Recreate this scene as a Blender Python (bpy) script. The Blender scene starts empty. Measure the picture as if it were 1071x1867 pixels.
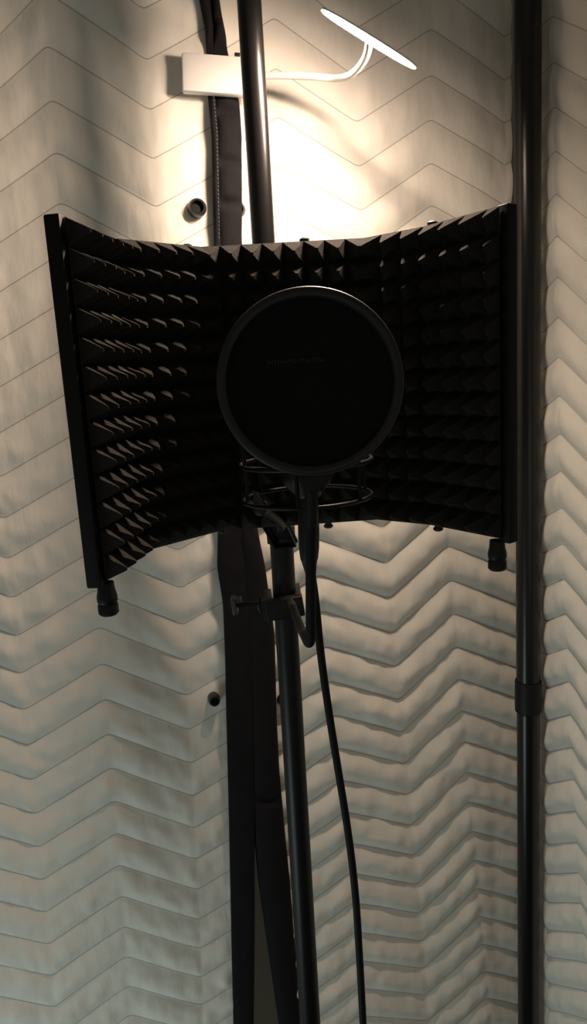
import bpy, bmesh, math, random
import numpy as np
from mathutils import Vector, Matrix, noise

S = bpy.context.scene
COL = S.collection
R = math.radians
W, H = 1071.0, 1867.0
F = 1350.0                                   # focal length in pixels of the 1071x1867 frame
PITCH, ROLL = R(11.0), R(3.5)
EYE = Vector((0, 0, 1.60))

# ------------------------------------------------------------------ camera
fwd = Vector((0, math.cos(PITCH), -math.sin(PITCH)))
r0 = Vector((1, 0, 0)); u0 = Vector((0, math.sin(PITCH), math.cos(PITCH)))
RT = r0 * math.cos(ROLL) - u0 * math.sin(ROLL)
UP = u0 * math.cos(ROLL) + r0 * math.sin(ROLL)
cam_d = bpy.data.cameras.new('camera')
cam = bpy.data.objects.new('camera', cam_d); COL.objects.link(cam)
cam_d.sensor_fit = 'VERTICAL'; cam_d.sensor_height = 36.0
cam_d.lens = 36.0 * F / H
cam_d.clip_start = 0.02
m = Matrix.Identity(4)
for i in range(3):
    m[i][0] = RT[i]; m[i][1] = UP[i]; m[i][2] = -fwd[i]; m[i][3] = EYE[i]
cam.matrix_world = m
S.camera = cam

def ray(px, py):
    return fwd + RT * ((px - W / 2) / F) - UP * ((py - H / 2) / F)

def at(px, py, Y):
    """the point seen at a pixel, at horizontal distance Y"""
    d = ray(px, py)
    return EYE + d * (Y / d.y)

def ppm(px, py, Y):
    """metres per pixel there"""
    d = ray(px, py)
    return (Y / d.y) / F

class Plane:
    """a vertical wall through two plan points; s runs along it, n points to the camera"""
    def __init__(self, a, b):
        self.o = Vector((a[0], a[1], 0))
        e = Vector((b[0] - a[0], b[1] - a[1], 0)); e.normalize()
        self.e = e
        self.n = Vector((e.y, -e.x, 0))
    def hit(self, px, py):
        d = ray(px, py)
        t = (self.o - EYE).dot(self.n) / d.dot(self.n)
        p = EYE + d * t
        return ((p - self.o).dot(self.e), p.z)
    def pt(self, s, z, h=0.0):
        return Vector((self.o.x + self.e.x * s + self.n.x * h, self.o.y + self.e.y * s + self.n.y * h, z))

# ------------------------------------------------------------------ materials
def nodes(name):
    mt = bpy.data.materials.new(name); mt.use_nodes = True
    nt = mt.node_tree
    return mt, nt, nt.nodes['Principled BSDF']

def plain(name, col, rough=0.5, metal=0.0, spec=0.5, bump=0.0, bscale=200.0, var=0.0):
    mt, nt, b = nodes(name)
    b.inputs['Base Color'].default_value = (*col, 1)
    b.inputs['Roughness'].default_value = rough
    b.inputs['Metallic'].default_value = metal
    b.inputs['Specular IOR Level'].default_value = spec
    tc = nt.nodes.new('ShaderNodeTexCoord')
    nz = nt.nodes.new('ShaderNodeTexNoise'); nz.inputs['Scale'].default_value = bscale
    nz.inputs['Detail'].default_value = 4
    nt.links.new(tc.outputs['Object'], nz.inputs['Vector'])
    if bump:
        bp = nt.nodes.new('ShaderNodeBump'); bp.inputs['Strength'].default_value = bump
        bp.inputs['Distance'].default_value = 0.002
        nt.links.new(nz.outputs['Fac'], bp.inputs['Height'])
        nt.links.new(bp.outputs['Normal'], b.inputs['Normal'])
    if var:
        mx = nt.nodes.new('ShaderNodeMix'); mx.data_type = 'RGBA'
        mx.inputs[6].default_value = (*[c * (1 - var) for c in col], 1)
        mx.inputs[7].default_value = (*[min(1, c * (1 + var)) for c in col], 1)
        nt.links.new(nz.outputs['Fac'], mx.inputs[0])
        nt.links.new(mx.outputs[2], b.inputs['Base Color'])
    return mt

def quilt_material(name, col):
    mt, nt, b = nodes(name)
    L = nt.links.new
    uv = nt.nodes.new('ShaderNodeUVMap'); uv.uv_map = 'quilt'
    sp = nt.nodes.new('ShaderNodeSeparateXYZ'); L(uv.outputs['UV'], sp.inputs[0])
    def mth(op, a, bb=None):
        n = nt.nodes.new('ShaderNodeMath'); n.operation = op
        for i, v in enumerate((a, bb)):
            if v is None: continue
            if isinstance(v, (int, float)): n.inputs[i].default_value = v
            else: L(v, n.inputs[i])
        return n.outputs[0]
    pp = mth('PINGPONG', sp.outputs['Y'], 0.5)              # distance to a stitch row
    # stitches: short thread dashes along the row
    dash = mth('PINGPONG', mth('MULTIPLY', sp.outputs['X'], 34.0), 0.5)
    dashm = mth('LESS_THAN', dash, 0.47)
    line = mth('MULTIPLY', mth('LESS_THAN', pp, 0.014), dashm)
    tc = nt.nodes.new('ShaderNodeTexCoord')
    mp = nt.nodes.new('ShaderNodeMapping'); mp.inputs['Scale'].default_value = (1, 1, 0.35)
    L(tc.outputs['Object'], mp.inputs['Vector'])
    n1 = nt.nodes.new('ShaderNodeTexNoise'); n1.inputs['Scale'].default_value = 38; n1.inputs['Detail'].default_value = 3
    n1.inputs['Distortion'].default_value = 0.15
    L(mp.outputs['Vector'], n1.inputs['Vector'])
    n2 = nt.nodes.new('ShaderNodeTexNoise'); n2.inputs['Scale'].default_value = 900; n2.inputs['Detail'].default_value = 2
    L(tc.outputs['Object'], n2.inputs['Vector'])
    n3 = nt.nodes.new('ShaderNodeTexNoise'); n3.inputs['Scale'].default_value = 5; n3.inputs['Detail'].default_value = 3
    L(tc.outputs['Object'], n3.inputs['Vector'])
    cr = nt.nodes.new('ShaderNodeMix'); cr.data_type = 'RGBA'
    cr.inputs[6].default_value = (*[c * 0.94 for c in col], 1); cr.inputs[7].default_value = (*col, 1)
    L(n3.outputs['Fac'], cr.inputs[0])
    mx = nt.nodes.new('ShaderNodeMix'); mx.data_type = 'RGBA'
    L(mth('MULTIPLY', line, 0.55), mx.inputs[0]); L(cr.outputs[2], mx.inputs[6])
    mx.inputs[7].default_value = (0.16, 0.145, 0.125, 1)
    L(mx.outputs[2], b.inputs['Base Color'])
    mp4 = nt.nodes.new('ShaderNodeMapping'); mp4.inputs['Scale'].default_value = (1, 1, 0.8); mp4.inputs['Rotation'].default_value = (0.0, 0.7, 0.0)
    L(tc.outputs['Object'], mp4.inputs['Vector'])
    n4 = nt.nodes.new('ShaderNodeTexNoise'); n4.noise_type = 'RIDGED_MULTIFRACTAL'; n4.inputs['Scale'].default_value = 16; n4.inputs['Detail'].default_value = 2.0
    L(mp4.outputs['Vector'], n4.inputs['Vector'])
    hgt = mth('ADD', mth('ADD', mth('MULTIPLY', n1.outputs['Fac'], 0.75), mth('MULTIPLY', n4.outputs['Fac'], 0.28)), mth('MULTIPLY', n2.outputs['Fac'], 0.05))
    bp = nt.nodes.new('ShaderNodeBump'); bp.inputs['Strength'].default_value = 0.55; bp.inputs['Distance'].default_value = 0.006
    L(hgt, bp.inputs['Height']); L(bp.outputs['Normal'], b.inputs['Normal'])
    b.inputs['Roughness'].default_value = 0.9
    b.inputs['Subsurface Weight'].default_value = 0.35
    b.inputs['Subsurface Radius'].default_value = (1.0, 0.9, 0.75)
    b.inputs['Subsurface Scale'].default_value = 0.012
    b.inputs['Specular IOR Level'].default_value = 0.15
    return mt

M_QUILT = quilt_material('quilted cream cotton', (0.80, 0.77, 0.70))
M_BIND = plain('black binding tape', (0.0075, 0.007, 0.0085), 0.85, 0, 0.2, 0.4, 700, 0.2)
M_THREAD = plain('grey stitching', (0.10, 0.10, 0.11), 0.9)
M_POLE = plain('black lacquered tube', (0.006, 0.0055, 0.0055), 0.28, 0.0, 0.42, 0.03, 120)
M_STAND = plain('dark grey coated tube', (0.004, 0.0043, 0.0047), 0.42, 0.0, 0.28, 0.05, 300)
M_PLASTIC = plain('black matte plastic', (0.006, 0.006, 0.006), 0.5, 0, 0.25, 0.05, 300)
M_GROM = plain('black grommet plastic', (0.008, 0.008, 0.008), 0.3, 0, 0.6)
M_HOLE = plain('dark hole lining', (0.003, 0.003, 0.003), 0.9)
M_FOAM = plain('charcoal open cell foam', (0.032, 0.030, 0.0275), 1.0, 0, 0.05, 0.9, 520, 0.35)
M_PLATE = plain('black perforated steel', (0.012, 0.012, 0.012), 0.5, 0.3, 0.4)
M_FRAME = plain('black aluminium edging', (0.004, 0.004, 0.0038), 0.55, 0.0, 0.2)
M_RIM = plain('dark grey hoop plastic', (0.016, 0.016, 0.0155), 0.45, 0.0, 0.35)
M_SCREW = plain('dark screw steel', (0.03, 0.03, 0.03), 0.45, 0.5)
M_MESH = plain('black nylon gauze', (0.011, 0.011, 0.011), 0.9, 0, 0.1, 0.5, 1200)
M_MARK = plain('faint grey strokes', (0.018, 0.018, 0.019), 0.8)
M_RUBBER = plain('black cable rubber', (0.005, 0.0053, 0.005), 0.65, 0, 0.2)
M_GLOSS = plain('glossy black metal', (0.004, 0.004, 0.004), 0.45, 0.0, 0.25)
M_CHROME = plain('worn grey metal', (0.07, 0.07, 0.07), 0.45, 0.6)
M_WHITE = plain('white plastic', (0.78, 0.76, 0.73), 0.45, 0, 0.4, 0.02, 400)
M_WALL = plain('beige wall paint', (0.42, 0.40, 0.34), 0.9, 0, 0.2, 0.1, 90, 0.05)
M_FLOOR = plain('grey carpet', (0.10, 0.10, 0.10), 1.0, 0, 0.1, 0.8, 500, 0.3)

M_LED, nt_, b_ = nodes('lit led diffuser')
b_.inputs['Base Color'].default_value = (0.9, 0.85, 0.75, 1)
LED_COL = (1.0, 0.765, 0.59)
b_.inputs['Emission Color'].default_value = (*LED_COL, 1)
b_.inputs['Emission Strength'].default_value = 2250.0

# ------------------------------------------------------------------ object helpers
def link(name, me, mat, parent=None, smooth=True):
    if mat is not None: me.materials.append(mat)
    o = bpy.data.objects.new(name, me); COL.objects.link(o)
    if smooth:
        for p in me.polygons: p.use_smooth = True
    if parent is not None: o.parent = parent
    return o

def tag(o, label, cat, group=None):
    o['label'] = label; o['category'] = cat
    if group: o['group'] = group
    return o

def thing(name, label, cat, loc, group=None):
    o = bpy.data.objects.new(name, None); COL.objects.link(o)
    o.location = loc; o.empty_display_size = 0.05
    return tag(o, label, cat, group)

def into(o, root):
    """hang a mesh whose vertices are in world space under a root standing elsewhere"""
    o.parent = root
    loc = root.location if root.parent is None else root.location
    p = root; off = Vector((0, 0, 0))
    while p is not None:
        off += p.location; p = p.parent
    o.data.transform(Matrix.Translation(-off))
    return o

class MB:
    """collects shapes in world space, builds ONE mesh"""
    def __init__(s): s.v = []; s.f = []
    def add(s, vs, fs):
        k = len(s.v); s.v += [tuple(v) for v in vs]; s.f += [tuple(i + k for i in f) for f in fs]; return s
    def tube(s, pts, rad, n=20, cap=True, flat=None):
        pts = [Vector(p) for p in pts]
        if not hasattr(rad, '__len__'): rad = [rad] * len(pts)
        t = (pts[1] - pts[0]).normalized()
        a = t.orthogonal().normalized()
        vs, fs = [], []
        for i, p in enumerate(pts):
            t2 = (pts[min(i + 1, len(pts) - 1)] - pts[max(i - 1, 0)]).normalized()
            q = t.rotation_difference(t2); a = q @ a; t = t2
            a = (a - t * a.dot(t)).normalized(); b = t.cross(a)
            for k in range(n):
                w = 2 * math.pi * k / n
                vs.append(p + (a * math.cos(w) + b * math.sin(w)) * rad[i])
        for i in range(len(pts) - 1):
            for k in range(n):
                k2 = (k + 1) % n
                fs.append((i * n + k, i * n + k2, (i + 1) * n + k2, (i + 1) * n + k))
        if cap:
            fs.append(tuple(range(n - 1, -1, -1))); e = (len(pts) - 1) * n
            fs.append(tuple(range(e, e + n)))
        return s.add(vs, fs)
    def lathe(s, o, axis, prof, n=32, closed=False):
        """prof: (radius, distance along axis)"""
        o = Vector(o); axis = Vector(axis).normalized()
        a = axis.orthogonal().normalized(); b = axis.cross(a)
        vs, fs = [], []
        for r, d in prof:
            for k in range(n):
                w = 2 * math.pi * k / n
                vs.append(o + axis * d + (a * math.cos(w) + b * math.sin(w)) * r)
        m_ = len(prof); last = m_ if closed else m_ - 1
        for i in range(last):
            j = (i + 1) % m_
            for k in range(n):
                k2 = (k + 1) % n
                fs.append((i * n + k, i * n + k2, j * n + k2, j * n + k))
        if not closed:
            fs.append(tuple(range(n - 1, -1, -1))); fs.append(tuple(range((m_ - 1) * n, m_ * n)))
        return s.add(vs, fs)
    def box(s, c, ax, ay, az, hx, hy, hz, bev=0.0):
        bm = bmesh.new(); bmesh.ops.create_cube(bm, size=2)
        for v in bm.verts: v.co = Vector((v.co.x * hx, v.co.y * hy, v.co.z * hz))
        if bev: bmesh.ops.bevel(bm, geom=list(bm.edges), offset=bev, segments=3, profile=0.5, affect='EDGES')
        bm.verts.index_update()
        c = Vector(c)
        vs = [c + Vector(ax) * v.co.x + Vector(ay) * v.co.y + Vector(az) * v.co.z for v in bm.verts]
        fs = [[v.index for v in f.verts] for f in bm.faces]
        bm.free()
        return s.add(vs, fs)
    def prism(s, poly, d, bev=0.0):
        """extrude a planar polygon (world points) by vector d"""
        bm = bmesh.new(); d = Vector(d)
        a = [bm.verts.new(Vector(p)) for p in poly]; b = [bm.verts.new(Vector(p) + d) for p in poly]
        n = len(poly)
        bm.faces.new(a[::-1]); bm.faces.new(b)
        for i in range(n): bm.faces.new((a[i], a[(i + 1) % n], b[(i + 1) % n], b[i]))
        if bev: bmesh.ops.bevel(bm, geom=list(bm.edges), offset=bev, segments=2, profile=0.5, affect='EDGES')
        bm.verts.index_update()
        vs = [v.co.copy() for v in bm.verts]; fs = [[v.index for v in f.verts] for f in bm.faces]
        bm.free()
        return s.add(vs, fs)
    def build(s, name, mat, root=None, smooth=True, angle=40):
        me = bpy.data.meshes.new(name); me.from_pydata(s.v, [], s.f); me.validate()
        bm = bmesh.new(); bm.from_mesh(me); bmesh.ops.recalc_face_normals(bm, faces=bm.faces); bm.to_mesh(me); bm.free()
        o = link(name, me, mat, None, smooth)
        if smooth: me.set_sharp_from_angle(angle=R(angle))
        if root is not None: into(o, root)
        return o

def spline(pts, n):
    """Catmull-Rom through points"""
    P = [Vector(p) for p in pts]; P = [P[0] * 2 - P[1]] + P + [P[-1] * 2 - P[-2]]
    out = []
    for i in range(1, len(P) - 2):
        for k in range(n):
            t = k / n
            out.append(0.5 * ((2 * P[i]) + (P[i + 1] - P[i - 1]) * t + (2 * P[i - 1] - 5 * P[i] + 4 * P[i + 1] - P[i + 2]) * t * t
                              + (3 * P[i] - P[i - 1] - 3 * P[i + 1] + P[i + 2]) * t ** 3))
    out.append(P[-2]); return out

# ------------------------------------------------------------------ the quilted blankets
PL_L = Plane((-0.345, 1.006), (-0.09, 1.064))
PL_C = Plane((-0.02, 1.085), (0.379, 1.215))
PL_R = Plane((0.372, 1.205), (0.372 + 0.40 * math.cos(R(65)), 1.205 - 0.40 * math.sin(R(65))))

def col_fit(plane, data, deg=4):
    """stitch corners (row, px, py) -> smooth s(r), z(r), straight beyond the data"""
    r = np.array([d[0] for d in data], float)
    sz = np.array([plane.hit(d[1], d[2]) for d in data])
    ps, pz = np.polyfit(r, sz[:, 0], min(deg, 3)), np.polyfit(r, sz[:, 1], deg)
    lo, hi = r.min(), r.max()
    def ev(p, x):
        x = np.asarray(x, float); xc = np.clip(x, lo, hi)
        return np.polyval(p, xc) + np.polyval(np.polyder(p), xc) * (x - xc)
    return lambda x: (ev(ps, x), ev(pz, x))

def seq(r_start, pairs): return [(r_start + i, p[0], p[1]) for i, p in enumerate(pairs)]
# measured stitch corners, column by column
L1 = seq(0, [(86,84),(95,182),(103,275),(111,367),(118,453),(126,541),(133,627),(140,708),(147,788),(154,863),(161,935),(169,1004),(177,1073),
             (182,1142),(186,1208),(191,1274),(195,1337),(202,1398),(206,1461),(211,1519),(217,1576),(223,1634),(228,1691),(232,1744),(234,1797),(236,1851)])
L0 = seq(-1, [(-50,118),(-46,200),(-42,288),(-38,375),(-33,465),(-26,551),(-20,633),(-14,717),(-8,795),(-2,876),(4,948),(12,1020),(21,1091),
              (31,1158),(35,1227),(43,1293),(51,1358),(59,1423),(64,1486.6),(71,1547),(77,1607),(86,1665),(91,1722),(95,1779),(97,1834)])
L2 = seq(-1, [(266,112.5),(271.5,202),(278,291),(287,378)]) + seq(10, [(322,1005),(328,1075),(334,1141),(339,1206),(342,1270),(345,1331),
              (349,1391),(352,1450),(353,1511),(358,1566),(359,1621),(362,1677),(363.5,1728),(366,1780),(368,1829)])
C1 = seq(0, [(498,32),(503,122),(510,210),(517,297),(523,382)]) + seq(12, [(576,985),(580,1049.5),(587,1115),(593,1177.5),(599,1241),(605,1300.5),
             (613,1361),(623,1421),(631,1481.5),(636,1538.5),(640,1593),(643,1645),(646,1698),(649,1748),(651,1799),(653,1851)])
C2 = seq(0, [(641,141),(651,223.5),(658,305),(662,385.5)]) + seq(11, [(694.5,961.7),(702,1029),(709,1093.6),(715,1154),(719,1213),(724,1273.6),
             (732,1333.6),(738,1391.5),(747,1450),(750,1504.7),(756,1558.5),(759,1612),(763,1665),(766,1714.5),(772,1764),(775,1813.5),(780,1862)])
C3 = seq(0, [(787,50),(789,134.5),(789,217),(789,296),(789,372)]) + seq(13, [(816,995),(819.6,1057),(825,1118),(829,1176.5),(834,1234),(839,1291.5),
             (846,1351.5),(850,1405),(854,1461),(861,1516.6),(864,1568.5),(866,1617.5),(870,1668),(876,1717),(881,1768.7),(887,1819)])
C4 = seq(-1, [(918,66),(918,148),(921,226),(921.5,302),(922,378)]) + [(13,949,1046),(16,960,1224),(20,980,1447),(24,996,1654),(28,1012,1848)]
R1 = seq(0, [(1004,31),(1008,114),(1012,194),(1015,272),(1018,351),(1019,429),(1021,505),(1022,578),(1022.5,650),(1023,720),(1024,788),(1025,857),
             (1026,925),(1027,990),(1029.6,1054),(1032,1118),(1034.6,1181.5),(1040,1243),(1042.5,1304),(1046,1363),(1047.6,1422),(1049,1480),
             (1052,1537),(1056,1592),(1061,1645),(1066,1700)])
r1d = {r: (x, y) for r, x, y in R1}
l1 = col_fit(PL_L, L1); l0 = col_fit(PL_L, L0); l2 = col_fit(PL_L, L2)
c1 = col_fit(PL_C, C1); c2 = col_fit(PL_C, C2); c3 = col_fit(PL_C, C3); c4 = col_fit(PL_C, C4, 3)
r1 = col_fit(PL_R, R1)
# columns beyond the ones measured
L3 = [(r, x + 122, y - 0.57 * 122) for r, x, y in L2]
l3 = col_fit(PL_L, L3)
def lm1(r):
    s0, z0 = l0(r); s1, z1 = l1(r); s2, z2 = l2(r)
    return s0 - (s1 - s0) * 1.0, z0 + (z1 - z2)
def lm2(r):
    s0, z0 = l0(r); s1, z1 = l1(r); a, b = lm1(r)
    return a - (s1 - s0), b - (z1 - z0)
C0 = [(r, x - 140, y + 0.65 * 140 + (y / 1867) * 8) for r, x, y in C1]
c0 = col_fit(PL_C, C0)
def c5(r):
    s3, z3 = c3(r); s4, z4 = c4(r)
    return s4 + (s4 - s3) * 0.95, z3 + (z4 * 0)
ys_ = [0, 350, 430, 650, 800, 1000, 1250, 1590, 1867]; sl_ = [0.9, 1.1, 1.13, 0.85, 0.7, 0.52, 0.3, 0.0, -0.15]
R0 = []
for r, x, y in R1:
    x0 = 986 + 18 * (y / 1867); R0.append((r, x0, y + np.interp(y, ys_, sl_) * (x - x0)))
r0c = col_fit(PL_R, R0)
ys2 = [31, 114, 194, 272, 351, 505, 720, 1000, 1240, 1500, 1800]; sl2 = [.45, .52, .63, .74, .78, .9, 1.08, 1.2, 1.33, 1.5, 1.6]
R2 = [(r, x + 82, y + 82 * np.interp(y, ys2, sl2)) for r, x, y in R1]
r2 = col_fit(PL_R, R2)
def r3(r):
    s1, z1 = r1(r); s2, z2 = r2(r); s0, z0 = r0c(r)
    return s2 + (s2 - s1) * 1.1, z2 + (z1 - z2) * 0.95
def r4(r):
    s2, z2 = r2(r); a, b = r3(r); return a + (a - s2), z2
def hem(r):
    s0, z0 = r0c(r); return s0 * 0 + 0.004, z0

def blanket(name, plane, cols, rlo, rhi, amp, mat, left_edge=None, right_edge=None, flat_first=False, seed=0.0, nu=26, nr=14, thick=0.012):
    rows = np.linspace(rlo, rhi, int((rhi - rlo) * nr) + 1)
    P = [c(rows) for c in cols]
    ss, zz, uu = [], [], []
    n = len(P)
    for i in range(n - 1):
        s_a, z_a = P[i]; s_b, z_b = P[i + 1]
        ka = np.zeros_like(rows); kb = np.ones_like(rows)
        def cut(edge):
            k = np.full_like(rows, 0.5)
            for _ in range(6):
                z = z_a + (z_b - z_a) * k
                k = (edge(z) - s_a) / (s_b - s_a)
            return k
        if i == 0 and left_edge: ka = np.clip(cut(left_edge), -0.5, 0.9)
        if i == n - 2 and right_edge: kb = np.clip(cut(right_edge), 0.05, 1.6)
        last = (i == n - 2)
        for j in range(nu + (1 if last else 0)):
            k = ka + (kb - ka) * (j / nu)
            ss.append(s_a + (s_b - s_a) * k); zz.append(z_a + (z_b - z_a) * k); uu.append(i + k)
    ss, zz, uu = np.array(ss).T, np.array(zz).T, np.array(uu).T       # [row, col]
    # round the stitch corners a little
    for _ in range(2):
        zz[:, 1:-1] = 0.25 * zz[:, :-2] + 0.5 * zz[:, 1:-1] + 0.25 * zz[:, 2:]
    f = rows - np.floor(rows)
    prof = np.power(np.clip(np.sin(np.pi * np.power(f, 1.12)), 0, 1), 0.92)
    verts, uvs = [], []
    nr_, nc = ss.shape
    for a in range(nr_):
        for b in range(nc):
            s, z, u = ss[a, b], zz[a, b], uu[a, b]
            A = amp(u, z)
            cr = 1 - 0.22 * math.exp(-((u - round(u)) / 0.035) ** 2)
            if flat_first and u < 1: A *= 0.25
            w = noise.noise(Vector((s * 9 + seed, z * 2.2, 1.3))) * 0.006
            w += noise.noise(Vector((s * 34 + seed, z * 11, 5.1))) * 0.0022 * prof[a]
            w += noise.noise(Vector((s * 75 + seed, z * 30, 9.7))) * 0.0007 * prof[a]
            lowk = min(1.0, max(0.25, (1.75 - z) / 0.6))
            w += noise.noise(Vector((s * 46 + z * 14 + seed, z * 40 - s * 10, 3.3))) * 0.0030 * prof[a] * lowk
            w += noise.noise(Vector((s * 21 + seed, z * 3.5, 7.7))) * 0.0034 * prof[a] * lowk
            h = A * prof[a] * cr * (1 + 0.35 * noise.noise(Vector((u * 2.3 + seed, math.floor(rows[a]) * 0.7, 0.2)))) + w
            verts.append(plane.pt(s, z, h)); uvs.append((u, rows[a]))
    faces = [(a * nc + b, (a + 1) * nc + b, (a + 1) * nc + b + 1, a * nc + b + 1) for a in range(nr_ - 1) for b in range(nc - 1)]
    # a plain back face makes it a padded sheet
    k = len(verts); step_r, step_c = nr, 6
    ra = sorted(set(list(range(0, nr_, step_r)) + [nr_ - 1])); cb = sorted(set(list(range(0, nc, step_c)) + [nc - 1]))
    for a in ra:
        for b in cb:
            verts.append(plane.pt(ss[a, b], zz[a, b], -thick)); uvs.append((uu[a, b], 0.5))
    q = len(cb)
    for i in range(len(ra) - 1):
        for j in range(q - 1):
            faces.append((k + i * q + j, k + i * q + j + 1, k + (i + 1) * q + j + 1, k + (i + 1) * q + j))
    # close the two side edges and top and bottom
    def strip(front, back):
        for i in range(len(back) - 1):
            fr = [x for x in front if back[i][0] <= x[0] <= back[i + 1][0]]
            faces.append(tuple([x[1] for x in fr]) + (back[i + 1][1], back[i][1]))
    strip([(a, a * nc) for a in range(nr_)], [(a, k + i * q) for i, a in enumerate(ra)])
    strip([(a, a * nc + nc - 1) for a in range(nr_)], [(a, k + i * q + q - 1) for i, a in enumerate(ra)])
    strip([(b, b) for b in range(nc)], [(b, k + j) for j, b in enumerate(cb)])
    strip([(b, (nr_ - 1) * nc + b) for b in range(nc)], [(b, k + (len(ra) - 1) * q + j) for j, b in enumerate(cb)])
    me = bpy.data.meshes.new(name); me.from_pydata(verts, [], faces)
    lay = me.uv_layers.new(name='quilt')
    li = np.empty(len(me.loops), dtype=np.int32); me.loops.foreach_get('vertex_index', li)
    lay.data.foreach_set('uv', np.array(uvs, dtype=np.float32)[li].ravel())
    return link(name, me, mat)

# edges of the two facing binding tapes in the picture plane (row y -> x)
LB_y = [-150, 0, 60, 170, 250, 430, 700, 962, 1030, 1100, 1200, 1300, 1500, 1700, 1867, 1990]
LB_l = [345, 362, 374, 378, 385, 389, 394, 397, 395, 406, 410, 412, 417, 421, 425, 428]
LB_r = [362, 381, 385, 390, 396, 399, 420, 440, 444, 452, 456, 458, 462, 462, 460, 459]
CB_y = [-150, 0, 40, 90, 180, 250, 400, 430, 700, 962, 1030, 1150, 1300, 1400, 1520, 1600, 1700, 1867, 1990]
CB_l = [378, 381, 388, 389, 390, 393, 395, 396, 410, 430, 440, 448, 455, 459, 463, 470, 484, 508, 524]
CB_r = [392, 396, 402, 413, 432, 437, 438, 437, 455, 466, 480, 497, 501, 506, 517, 525, 533, 547, 558]

def edge_fn(plane, ys, xs):
    pts = sorted([plane.hit(x, y)[::-1] for x, y in zip(xs, ys)])
    zs = np.array([p[0] for p in pts]); s_ = np.array([p[1] for p in pts])
    return lambda z: np.interp(z, zs, s_)
midL = [(a * 0.5 + b * 0.5) for a, b in zip(LB_l, LB_r)]
midC = [(a * 0.45 + b * 0.55) for a, b in zip(CB_l, CB_r)]

def amp_l(u, z): return float(np.interp(z, [0.4, 1.0, 1.5, 2.1], [0.0058, 0.0048, 0.003, 0.0025]))
def amp_c(u, z): return float(np.interp(z, [0.4, 0.9, 1.3, 1.6, 2.1], [0.0085, 0.0088, 0.008, 0.0045, 0.0033]))
def amp_r(u, z): return float(np.interp(z, [0.4, 1.2, 1.6, 2.1], [0.0085, 0.0085, 0.007, 0.0045]))

bl = blanket('quilted_blanket', PL_L, [lm2, lm1, l0, l1, l2, l3], -4, 33, amp_l, M_QUILT, right_edge=edge_fn(PL_L, LB_y, midL), seed=0.0)
tag(bl, 'cream zigzag quilted blanket hanging on the left of the black binding seam', 'blanket', 'quilted blankets hung around the booth')
bc = blanket('quilted_blanket', PL_C, [c0, c1, c2, c3, c4, c5], -4, 36, amp_c, M_QUILT, left_edge=edge_fn(PL_C, CB_y, midC),
             right_edge=lambda z: z * 0 + 0.405, seed=31.0)
tag(bc, 'cream zigzag quilted blanket in the middle, behind the stand and the lamp arm', 'blanket', 'quilted blankets hung around the booth')
br = blanket('quilted_blanket', PL_R, [hem, r0c, r1, r2, r3, r4], -4, 35, amp_r, M_QUILT, flat_first=True, seed=77.0)
tag(br, 'cream zigzag quilted blanket on the right side, right of the corner pole', 'blanket', 'quilted blankets hung around the booth')

# ------------------------------------------------------------------ binding tapes (parts of the blankets)
def tape(name, plane, ys, xl, xr, off, bulge, root, creases=(), thick=0.010, n=8, under_box=False):
    """a padded ribbon on the wall plane between two outlines"""
    yy = np.arange(-150, 1991, 5.0)
    a = np.interp(yy, ys, xl); b = np.interp(yy, ys, xr)
    k = np.ones(5) / 5
    a = np.convolve(np.pad(a, 2, mode='edge'), k, 'valid'); b = np.convolve(np.pad(b, 2, mode='edge'), k, 'valid')
    vs, fs = [], []
    for i, y in enumerate(yy):
        sa, za = plane.hit(a[i], y); sb, zb = plane.hit(b[i], y)
        cz = 1.0; sunk = 1 / (1 + math.exp(-(y - 82) / 4)) * 1 / (1 + math.exp((y - 180) / 4)) if under_box else 0.0
        cz *= 1 - sunk
        for c in creases: cz -= 0.9 * math.exp(-((y - c) / 9.0) ** 2)
        for j in range(n + 1):
            t = j / n; e = 1 - abs(2 * t - 1) ** 2.5
            h = off * (1 - 0.7 * sunk) + bulge * e * cz + 0.0012 * noise.noise(Vector((t * 3, y * 0.03, off * 90)))
            vs.append(plane.pt(sa + (sb - sa) * t, za + (zb - za) * t, h))
        vs.append(plane.pt(sb, zb, off - thick)); vs.append(plane.pt(sa, za, off - thick))
    w = n + 3
    for i in range(len(yy) - 1):
        for j in range(w):
            j2 = (j + 1) % w
            fs.append((i * w + j, i * w + j2, (i + 1) * w + j2, (i + 1) * w + j))
    fs.append(tuple(range(w))); fs.append(tuple(range((len(yy) - 1) * w, len(yy) * w)))
    return MB().add(vs, fs).build(name, M_BIND, root, angle=60)

tl = tape('edge_binding', PL_L, LB_y, LB_l, LB_r, 0.014, 0.003, bl, under_box=True)
tl['label'] = 'black edge binding tape'
tcb = tape('edge_binding', PL_C, CB_y, CB_l, CB_r, 0.011, 0.007, bc, creases=(40, 210, 300, 375, 1450), under_box=True)
tcb['label'] = 'black padded edge binding'
# the stitch row on the left tape
st = MB()
for y in range(176, 440, 7):
    x = np.interp(y, LB_y, LB_l) + 7
    s_, z_ = PL_L.hit(x, y); s2_, z2_ = PL_L.hit(x + 1.2, y + 4)
    st.tube([PL_L.pt(s_, z_, 0.0172), PL_L.pt(s2_, z2_, 0.0172)], 0.0006, 6)
st.build('stitching', M_THREAD, tl)

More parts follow.
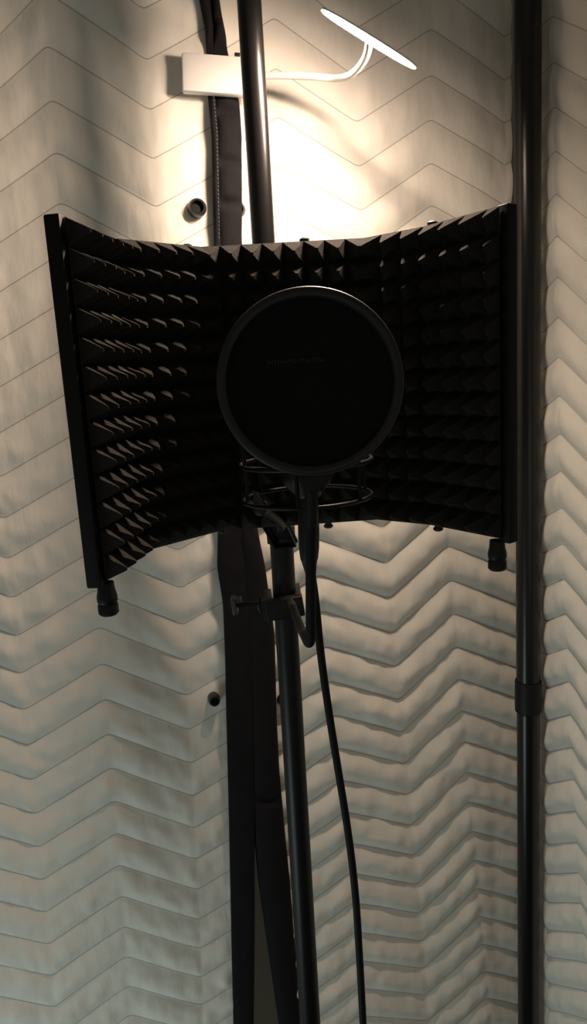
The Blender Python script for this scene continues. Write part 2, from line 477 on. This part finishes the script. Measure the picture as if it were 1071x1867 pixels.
def grommet(root, plane, px, py, dia, deep, h0):
    s_, z_ = plane.hit(px, py); o = plane.pt(s_, z_, h0); r = dia / 2
    g = MB().lathe(o, plane.n, [(r * 1.12, -0.012), (r * 1.12, deep * 0.35), (r, deep * 0.8), (r * 0.93, deep), (r * 0.74, deep), (r * 0.66, deep * 0.8), (r * 0.62, -0.01)], 28)
    og = g.build('grommet', M_GROM, root); og['label'] = 'black round grommet'
    hb = MB().lathe(plane.pt(s_, z_, h0), plane.n, [(r * 0.63, deep * 0.2), (r * 0.63, deep * 0.45), (r * 0.30, deep * 0.5)], 20)
    hb.build('grommet_core', M_HOLE, og)
grommet(bl, PL_L, 358.5, 381, 0.0225, 0.010, 0.004)
grommet(bl, PL_L, 390, 1273, 0.0165, 0.009, 0.004)
grommet(bc, PL_C, 432, 383, 0.020, 0.005, 0.003)
grommet(bc, PL_C, 513, 1272, 0.0165, 0.007, 0.006)

# ------------------------------------------------------------------ poles
POLE_Y = 0.942
pa = at(458, 60, POLE_Y); pb = at(565, 1850, POLE_Y)
px_ = lambda z: pa.x + (pb.x - pa.x) * (z - pa.z) / (pb.z - pa.z)
base = Vector((px_(0.0), POLE_Y, 0))
stand = thing('microphone_stand', 'black round upright pole standing in the middle, carrying the foam shield', 'stand', base)
def pole_pt(z): return Vector((px_(z), POLE_Y, z))
zj = at(505, 700, POLE_Y).z
MB().tube([pole_pt(zj - 0.02), pole_pt(2.12)], 0.0140, 40).build('upper_tube', M_POLE, stand)
MB().tube([pole_pt(0.018), pole_pt(zj)], 0.0153, 40).build('lower_tube', M_STAND, stand)
MB().lathe(pole_pt(zj - 0.03), (0, 0, 1), [(0.0175, 0), (0.0185, 0.004), (0.0185, 0.05), (0.0165, 0.058)], 32).build('collar', M_PLASTIC, stand)
MB().lathe(base, (0, 0, 1), [(0.085, 0), (0.085, 0.008), (0.08, 0.014), (0.03, 0.022), (0.022, 0.04)], 48).build('round_base', M_STAND, stand)

CY = 1.14
ca = at(963, 60, CY); cb_ = at(964, 1700, CY)
cx_ = lambda z: ca.x + (cb_.x - ca.x) * (z - ca.z) / (cb_.z - ca.z)
cp = thing('booth_pole', 'black frame pole standing in the corner beside the right blanket, collar low on it', 'pole', Vector((cx_(0), CY, 0)))
zc0 = at(963, 1298, CY).z; zc1 = at(963, 1240, CY).z
MB().tube([Vector((cx_(z), CY, z)) for z in (zc0, 2.12)], 0.0188, 40).build('upper_tube', M_POLE, cp)
MB().tube([Vector((cx_(z), CY, z)) for z in (0.012, zc0 + 0.004)], 0.0184, 40).build('lower_tube', M_POLE, cp)
MB().lathe(Vector((cx_(zc0), CY, zc0)), (0, 0, 1), [(0.0186, 0.0), (0.0214, 0.003), (0.0214, zc1 - zc0 - 0.003), (0.0209, zc1 - zc0), (0.0189, zc1 - zc0)], 40).build('collar', M_PLASTIC, cp)
MB().lathe(Vector((cx_(0), CY, 0)), (0, 0, 1), [(0.034, 0), (0.034, 0.006), (0.024, 0.010), (0.022, 0.03)], 36).build('foot', M_PLASTIC, cp)

# ------------------------------------------------------------------ acoustic shield
PLAN = [(-0.1875, 0.642), (-0.170, 0.762), (-0.088, 0.850), (0.099, 0.858), (0.160, 0.806), (0.2195, 0.716)]
ZT = at(100, 392, 0.645).z
ZB = at(172, 1070, 0.645).z
print('shield height', ZT - ZB)
sh = thing('acoustic_shield', 'curved black acoustic shield lined with pyramid foam, behind the pop filter', 'acoustic shield', Vector((0.01, 0.85, ZB)))
PITCH_P = 0.0235
NZ = 13
def foam_panel(a, b, z0, z1, s0, s1, seed, cut=''):
    a = Vector((a[0], a[1], 0)); b = Vector((b[0], b[1], 0)); e = (b - a).normalized(); n = Vector((e.y, -e.x, 0))
    Lm = (b - a).length - s0 - s1
    nx = max(1, round(Lm / PITCH_P))
    # column borders; a wing is cut through the middle of its outermost pyramids
    if cut: w_ = Lm / (nx - 0.5)
    else: w_ = Lm / nx
    cols = []
    for c in range(nx):
        if cut == 'start': x0 = 0 if c == 0 else (c - 0.5) * w_; x1 = (c + 0.5) * w_; xa = 0 if c == 0 else (x0 + x1) / 2
        elif cut == 'end': x0 = c * w_; x1 = min(Lm, (c + 1) * w_); xa = Lm if c == nx - 1 else (x0 + x1) / 2
        else: x0 = c * w_; x1 = x0 + w_; xa = (x0 + x1) / 2
        cols.append((x0, x1, xa))
    mb = MB()
    P = lambda x, z, d: a + e * (s0 + x) + n * d + Vector((0, 0, z))
    dz = (z1 - z0) / NZ
    for r_ in range(NZ):
        za0, za1 = z0 + r_ * dz, z0 + (r_ + 1) * dz
        for c, (x0, x1, xa) in enumerate(cols):
            kx_ = noise.noise(Vector((c * 3.7 + seed, r_ * 2.3, 1))); kz2 = noise.noise(Vector((c * 2.9 + seed, r_ * 3.1, 8)))
            ax_ = xa + (0 if xa in (x0, x1) else kx_ * 0.0022); az_ = (za0 + za1) / 2 - 0.0010 + kz2 * 0.0016
            vs, fs = [], []
            lev = ((0, 0.013), (0.08, 0.0143), (0.45, 0.0235), (0.75, 0.0312), (0.90, 0.0345))
            for t, d in lev:
                d = d + t * 0.002 * kz2
                for (x, z) in ((x0, za0), (x1, za0), (x1, za1), (x0, za1)):
                    vs.append(P(x + (ax_ - x) * t, z + (az_ - z) * t, d))
            for q in range(len(lev) - 1):
                for w in range(4): fs.append((q * 4 + w, q * 4 + (w + 1) % 4, q * 4 + 4 + (w + 1) % 4, q * 4 + 4 + w))
            t4 = (len(lev) - 1) * 4; fs.append((t4, t4 + 1, t4 + 2, t4 + 3))
            mb.add(vs, fs)
    mb.box(a + e * (s0 + Lm / 2) + n * 0.0063 + Vector((0, 0, (z0 + z1) / 2)), e, n, (0, 0, 1), Lm / 2, 0.0048, (z1 - z0) / 2)
    return mb
for i in range(5):
    a, b = PLAN[i], PLAN[i + 1]
    s0 = 0.007 if i == 0 else 0.008 if i in (1,) else 0.003
    s1 = 0.007 if i == 4 else 0.003
    foam_panel(a, b, ZB + 0.004, ZT - 0.001, s0, s1, i * 5.0, 'start' if i == 0 else 'end' if i == 4 else '').build('acoustic_foam', M_FOAM, sh, smooth=False)
    A = Vector((a[0], a[1], 0)); B = Vector((b[0], b[1], 0)); e = (B - A).normalized(); n = Vector((e.y, -e.x, 0))
    MB().box((A + B) / 2 + Vector((0, 0, (ZT + ZB) / 2)) - n * 0.0005, e, n, (0, 0, 1), (B - A).length / 2, 0.0015, (ZT - ZB) / 2 - 0.001).build('back_plate', M_PLATE, sh)
# edge frames of the two wings
for (a, b) in ((PLAN[0], PLAN[1]), (PLAN[5], PLAN[4])):
    A = Vector((a[0], a[1], 0)); B = Vector((b[0], b[1], 0)); e = (B - A).normalized()
    n = Vector((e.y, -e.x, 0))
    if n.y > 0 and n.x * (0 - A.x) < 0: n = -n
    if n.x * A.x > 0: n = -n
    c = A + e * 0.004 + n * 0.0055
    fr = MB().box(c + Vector((0, 0, (ZT + ZB) / 2)), e, n, (0, 0, 1), 0.006, 0.0065, (ZT - ZB) / 2, 0.001)
    fr.build('edge_frame', M_FRAME, sh)
    c2 = A + e * 0.016 + n * 0.009
    kz = ZB - 0.0305
    MB().lathe(c2 + Vector((0, 0, kz)), (0, 0, 1), [(0.0075, 0.0), (0.0094, 0.002), (0.0094, 0.0095), (0.0085, 0.0115), (0.0094, 0.0135), (0.0094, 0.018), (0.0080, 0.024), (0.0075, 0.031)], 28).build('thumb_knob', M_PLASTIC, sh)
# hinge screws peeping over the top and bottom rim
for (X, Y, top) in ((-0.098, 0.846, 1), (0.030, 0.851, 1), (0.160, 0.798, 1), (0.040, 0.85, 0), (0.159, 0.80, 0), (-0.085, 0.856, 0)):
    z = ZT - 0.002 if top else ZB + 0.002
    d = 1 if top else -1
    MB().lathe((X, Y, z), (0, 0, d), [(0.0040, -0.01), (0.0040, 0.002), (0.0055, 0.0022), (0.0055, 0.0045), (0.0035, 0.006)], 14).build('screw', M_SCREW, sh)
# clamp behind, gripping the pole
cl = MB()
zc = (ZT + ZB) / 2 - 0.05
pc = pole_pt(zc)
cl.box(Vector((pc.x, 0.891, zc)), (1, 0, 0), (0, 1, 0), (0, 0, 1), 0.018, 0.030, 0.02, 0.002)
cl.lathe(pole_pt(zc - 0.025), (0, 0, 1), [(0.0160, 0), (0.024, 0.001), (0.024, 0.049), (0.0160, 0.05)], 28)
cl.build('pole_clamp', M_PLASTIC, sh)

# ------------------------------------------------------------------ mic bracket on the pole, under the shield
brk = thing('mounting_bracket', 'black angled bracket on the pole just under the shield', 'bracket', pole_pt(at(515, 985, POLE_Y).z))
zq = at(515, 980, 0.955).z
MB().lathe(pole_pt(zq - 0.004), (0, 0, 1), [(0.0156, 0), (0.0185, 0.001), (0.0185, 0.022), (0.0156, 0.024)], 32).build('clamp_ring', M_PLASTIC, brk)
BY = 0.90
q0, q1, q2, q3 = at(478, 946, BY - .03), at(503, 990, BY), at(541, 987, BY), at(524, 950, BY - .03)
nrm = (q1 - q0).cross(q3 - q0).normalized()
if nrm.y > 0: nrm = -nrm
pl = MB().prism([q0, q1, q2, q3], -nrm * 0.003)
d1 = (q1 - q0).normalized()
up_ = -nrm
for (p, q) in ((q0, q1), (q1, q2), (q3, q2)):
    e = (q - p).normalized(); pl.tube([p, q], 0.0020, 8)
    pl.prism([p, q, q + nrm * 0.008, p + nrm * 0.008], e.cross(nrm) * 0.0015)
pl.build('channel', M_PLASTIC, brk)
MB().box((q1 + q2) / 2 + Vector((0.0, 0.031, 0.004)), (1, 0, 0), (0, 1, 0), (0, 0, 1), 0.009, 0.036, 0.004, 0.001).build('bracket_arm', M_PLASTIC, brk)
# looped lever rising from the channel
lv = spline([at(508, 952, .875), at(501, 938, .870), at(505, 912, .865), at(512, 895, .86), at(517, 914, .865), at(520, 940, .870), at(513, 953, .875)], 6)
MB().tube(lv, 0.0024, 10).build('lever', M_GLOSS, brk)

# ------------------------------------------------------------------ microphone in a shock mount
MY = 0.70
mc = at(566, 800, MY); mz0 = at(566, 905, MY).z
mx = at(562, 905, MY).x
mic = thing('microphone', 'black studio microphone hanging behind the round pop filter, plug end down', 'microphone', Vector((mx, MY, mz0)))
MB().lathe((mx, MY, mz0), (0, 0, 1), [(0.012, 0.0), (0.0135, 0.004), (0.022, 0.012), (0.0245, 0.02), (0.0245, 0.095), (0.0235, 0.099)], 40).build('body', M_GLOSS, mic)
MB().lathe((mx, MY, mz0), (0, 0, 1), [(0.0235, 0.099), (0.0245, 0.101), (0.0245, 0.140), (0.023, 0.150), (0.017, 0.158), (0.006, 0.161)], 40).build('grille', M_CHROME, mic)

sm = thing('shock_mount', 'black wire shock mount cradling the microphone below the pop filter', 'shock mount', Vector((mx, MY, mz0)))
def ringm(z, r, t, nseg=48):
    pts = [Vector((mx + r * math.cos(2 * math.pi * k / nseg), MY + r * math.sin(2 * math.pi * k / nseg), z)) for k in range(nseg + 1)]
    return MB().tube(pts, t, 10)
zr0 = at(500, 905, MY).z; zr1 = at(500, 838, MY).z
zr0 = mz0 + 0.001; 
ringm(mz0 + 0.034, 0.062, 0.0022).build('outer_ring', M_GLOSS, sm)
ringm(mz0 + 0.000, 0.061, 0.0020).build('lower_ring', M_GLOSS, sm)
ringm(mz0 + 0.030, 0.0262, 0.0020).build('inner_ring', M_PLASTIC, sm)
for k in range(6):
    w = R(20 + 60 * k); ca_, sa_ = math.cos(w), math.sin(w)
    MB().tube([Vector((mx + ca_ * .061, MY + sa_ * .061, mz0)), Vector((mx + ca_ * .060, MY + sa_ * .060, mz0 + .02)), Vector((mx + ca_ * .062, MY + sa_ * .062, mz0 + .060))], 0.0019, 8).build('strut', M_GLOSS, sm)
    w2 = R(20 + 60 * k + 28)
    MB().tube([Vector((mx + ca_ * .062, MY + sa_ * .062, mz0 + .034)), Vector((mx + math.cos(w2) * .027, MY + math.sin(w2) * .027, mz0 + .030))], 0.0013, 8).build('elastic_band', M_RUBBER, sm)
yk = spline([Vector((mx - .055, MY + .025, mz0)), Vector((mx - .047, MY + .05, mz0 - .016)), Vector((at(512, 950, .84).x, .83, at(512, 952, .83).z)), q0 * .5 + q2 * .5], 6)
MB().tube(yk, 0.0055, 12).build('yoke', M_PLASTIC, sm)
MB().lathe(Vector((mx - .047, MY + .05, mz0 - .018)), (0.3, 1, 0), [(0.005, -.008), (0.007, -.007), (0.007, .007), (0.005, .008)], 20).build('swivel_knob', M_PLASTIC, sm)

# cable with its plug
plug_top = Vector((mx, MY, mz0 - 0.001))
pY = MY
pt_ = at(563, 918, pY); pm = at(564, 1018, pY); pe = at(567, 1046, pY)
cab = thing('microphone_cable', 'black cable hanging from the plug under the microphone, right of the stand', 'cable', pe)
tp = plug_top
MB().tube([tp, tp + (pm - tp) * .15, tp + (pm - tp) * .55, tp + (pm - tp) * .82, pm, pm + (pe - pm) * .15, pm + (pe - pm) * .6, pe],
          [0.0095, 0.0102, 0.0104, 0.0100, 0.0088, 0.0078, 0.0064, 0.0052], 28).build('plug', M_PLASTIC, cab)
cpts = [(567, 1040, .700), (571, 1062, .700), (577, 1110, .700), (584, 1180, .70), (593, 1250, .70), (605, 1330, .70), (618, 1410, .70), (631, 1490, .70), (642, 1570, .70),
        (650, 1650, .70), (655, 1730, .70), (659, 1800, .70), (663, 1880, .70), (668, 2000, .70)]
cw = [at(*p) for p in cpts]
cw += [Vector((cw[-1].x + .02, .70, .12)), Vector((cw[-1].x + .06, .69, .012)), Vector((cw[-1].x + .2, .62, .0045)), Vector((cw[-1].x + .45, .5, .0045))]
MB().tube(spline(cw, 8), 0.0040, 14).build('cord', M_RUBBER, cab)

# ------------------------------------------------------------------ pop filter
PY = 0.615
pc = at(566, 697, PY)
pf = thing('pop_filter', 'round black pop filter on a bent gooseneck clamped to the stand', 'pop filter', at(530, 1095, POLE_Y))
ax = (EYE - pc).normalized()
ax = (ax + RT * 0.05 + UP * 0.10).normalized()
RO = 0.0765
MB().lathe(pc, ax, [(RO - .0065, -.005), (RO - .0012, -.007), (RO, -.005), (RO, .004), (RO - .0012, .0055), (RO - .0045, .0062), (RO - .0075, .005), (RO - .0085, .002), (RO - .0085, -.003)], 96, closed=True).build('hoop', M_RIM, pf)
gz_ = MB().lathe(pc, ax, [(RO - .0075, -.0015), (RO - .0075, .0005), (RO * .5, .0010), (0.002, .0012)], 64).build('gauze', M_MESH, pf)
# faint grey strokes raised on the gauze
mk = MB()
ta = (RT - ax * RT.dot(ax)).normalized(); tb = ax.cross(ta)
random.seed(4)
for i in range(9):
    t = i / 8
    p = at(494 + 92 * t, 660 - 5 * t, PY)
    p = p - ax * ((p - pc).dot(ax)) + ax * 0.0014
    hgt = 0.0014 + 0.0003 * ((i * 5) % 3)
    mk.box(p - ta * 0.0015, ta, tb, ax, 0.0005, hgt, 0.0003)
    mk.box(p + ta * 0.0013, ta, tb, ax, 0.0005, hgt * (0.6 + 0.4 * (i % 2)), 0.0003)
    mk.box(p + tb * (0.0011 if i % 2 else -0.0009), ta, tb, ax, 0.0014, 0.0004, 0.0003)
mk.build('faint_strokes', M_MARK, gz_)
# holder under the hoop
h0, h1, h2, h3 = at(541, 862, PY), at(612, 860, PY), at(590, 897, PY), at(552, 897, PY)
MB().prism([h0, h1, h2, h3], Vector((0, 0.016, 0)), 0.0015).build('holder', M_PLASTIC, pf)
MB().prism([at(539, 858, PY), at(604, 858, PY), at(604, 866, PY), at(539, 866, PY)], Vector((0, -0.004, 0)), 0.001).build('holder_lip', M_FRAME, pf)
gp = [(569, 885, .622), (568, 930, .625), (567, 1000, .628), (567, 1080, .632), (567, 1140, .637), (567, 1162, .640), (564, 1172, .646), (558, 1163, .668), (546, 1138, .76), (534, 1105, .86), (528, 1094, .923)]
MB().tube(spline([at(*p) for p in gp], 8), 0.0047, 16).build('gooseneck', M_RUBBER, pf)
MB().tube([at(569, 894, .622), at(568, 960, .626)], 0.0056, 16).build('sleeve', M_PLASTIC, pf)
cc = at(519, 1097, POLE_Y)
cm = MB()
kx, ky, kz_ = (at(560, 1090, POLE_Y) - at(500, 1100, POLE_Y)).normalized(), Vector((0, 1, 0)), Vector((0, 0, 1))
kx.y = 0; kx.normalize(); kz_ = kx.cross(ky)
cm.box(cc + ky * -0.024, kx, ky, kz_, 0.025, 0.007, 0.0135, 0.0015)
cm.box(cc + kx * 0.0195, kx, ky, kz_, 0.0035, 0.026, 0.0150, 0.001)
cm.box(cc - kx * 0.0225, kx, ky, kz_, 0.0060, 0.026, 0.0135, 0.001)
cm.build('clamp', M_PLASTIC, pf)
sc0 = cc - kx * 0.0145; sc1 = at(428, 1103, POLE_Y)
MB().tube([sc0, sc1], 0.0032, 14).build('clamp_screw', M_GLOSS, pf)
MB().lathe(cc - kx * 0.0285, kx, [(0.006, -0.008), (0.013, -0.005), (0.013, 0.0), (0.011, 0.002)], 6).build('lock_nut', M_PLASTIC, pf)
th = MB().box(sc1, kx, ky, kz_, 0.0032, 0.012, 0.011, 0.0012)
th.box(sc1 + kx * .004 + kz_ * .006, kx, ky, kz_, 0.006, 0.006, 0.004, 0.001)
th.build('turn_handle', M_CHROME, pf)

# ------------------------------------------------------------------ lamp
BXY = 1.034
lc = at(394, 133, BXY)
lamp = thing('reading_lamp', 'white plastic clip lamp with a bent arm and glowing bar, fixed on the blanket seam', 'lamp', lc)
b0, b1, b2, b3 = at(331, 93, BXY), at(460, 104, BXY + .012), at(460, 174, BXY + .012), at(333, 165, BXY)
bx = (b1 - b0).normalized(); bn = (b3 - b0).cross(bx).normalized()
if bn.y > 0: bn = -bn
bx_ = MB().prism([b0, b1, b2, b3], -bn * 0.015, 0.003)
o = bx_.build('battery_box', M_WHITE, lamp)
MB().box(at(433, 99, BXY + .008) - bn * 0.001, bx, bn, bx.cross(bn), 0.0035, 0.002, 0.0018, 0.0005).build('switch', M_PLASTIC, o)
arm = [(450, 138, 1.040), (470, 138, 1.040), (487, 138, 1.038), (530, 138, 1.03), (575, 140, 1.018), (610, 143, 1.005), (632, 140, .967), (650, 128, .945), (664, 110, .922), (671, 93, .900), (673, 76, .891)]
MB().tube(spline([at(*p) for p in arm], 8), [0.0042] * (8 * 10 + 1), 16).build('flexible_arm', M_WHITE, lamp)
LY = 0.888
e0, e1 = at(586, 18, 0.889), at(759, 125, 0.896)
ctr = (e0 + e1) / 2; ex = (e1 - e0).normalized()
vw = (EYE - ctr).normalized()
nf = Vector((-0.34, -0.46, -0.85)); nf = (nf - ex * nf.dot(ex)).normalized()
ey = nf.cross(ex).normalized()
HL = (e1 - e0).length / 2
def stadium(hl, hw, n=24):
    pts = []
    for k in range(2 * n):                      # a slim bar drawn to rounded tips
        w = 2 * math.pi * k / (2 * n); c, q = math.cos(w), math.sin(w)
        pts.append((hl * math.copysign(abs(c) ** 0.8, c), hw * math.copysign(abs(q) ** 0.75, q)))
    return pts
head = MB().prism([ctr + ex * x + ey * y for x, y in stadium(HL, 0.0046)], -nf * 0.0030).build('light_head', M_WHITE, lamp)
dv, df = [], []
ring = stadium(HL - 0.0003, 0.0044)
for sc_, hh in ((1.0, -0.0002), (0.86, 0.0013), (0.60, 0.0023), (0.30, 0.0027)):
    for x, y in ring: dv.append(ctr + ex * (x * (sc_ if sc_ == 1 else 1 - (1 - sc_) * 0.2)) + ey * (y * sc_) + nf * hh)
nn = len(ring)
for i in range(3):
    for k in range(nn): df.append((i * nn + k, i * nn + (k + 1) % nn, (i + 1) * nn + (k + 1) % nn, (i + 1) * nn + k))
df.append(tuple(range(3 * nn, 4 * nn)))
dfo = MB().add(dv, df).build('diffuser', M_LED, head); dfo['label'] = 'glowing warm white diffuser strip'

# ------------------------------------------------------------------ room shell
def slab(name, c, hx, hy, hz, mat):
    o = MB().box(c, (1, 0, 0), (0, 1, 0), (0, 0, 1), hx, hy, hz).build(name, mat, None, smooth=False)
    o['kind'] = 'structure'; return o
slab('floor', (0, 0.03, -0.05), 1.6, 1.42, 0.05, M_FLOOR)
slab('wall_back', (0, 1.41, 1.2), 1.6, 0.04, 1.2, M_WALL)
slab('ceiling', (0, 0.03, 2.45), 1.6, 1.42, 0.05, M_WALL)

# ------------------------------------------------------------------ light
wd = bpy.data.worlds.new('world'); S.world = wd; wd.use_nodes = True
bg = wd.node_tree.nodes['Background']
bg.inputs['Color'].default_value = (1.0, 0.95, 0.86, 1); bg.inputs['Strength'].default_value = 0.13
ar = bpy.data.lights.new('doorway_daylight', 'AREA'); ar.shape = 'RECTANGLE'; ar.size = 0.6; ar.size_y = 0.5
ar.energy = 4.2; ar.color = (0.80, 1.0, 0.98)
ao = bpy.data.objects.new('doorway_daylight', ar); COL.objects.link(ao)
ao.location = (-1.0, 0.25, 0.25)
ao.rotation_euler = (Vector((-0.38, 1.0, 0.6)) - ao.location).to_track_quat('-Z', 'Y').to_euler()

rl = bpy.data.lights.new('fill_light', 'AREA'); rl.shape = 'RECTANGLE'; rl.size = 1.2; rl.size_y = 0.8  # added fill behind the camera, brightens the lower blankets; no actual lamp there
rl.energy = 0.35; rl.color = (1.0, 0.94, 0.80); rl.spread = R(75)
ro = bpy.data.objects.new('fill_light', rl); COL.objects.link(ro)
ro.location = (0.3, -1.3, 1.0)
ro.rotation_euler = (Vector((0.1, 1.1, 0.5)) - ro.location).to_track_quat('-Z', 'Y').to_euler()

vs_ = S.view_settings
vs_.view_transform = 'Standard'; vs_.look = 'None'; vs_.gamma = 1.0; vs_.use_curve_mapping = False
vs_.exposure = 0.0
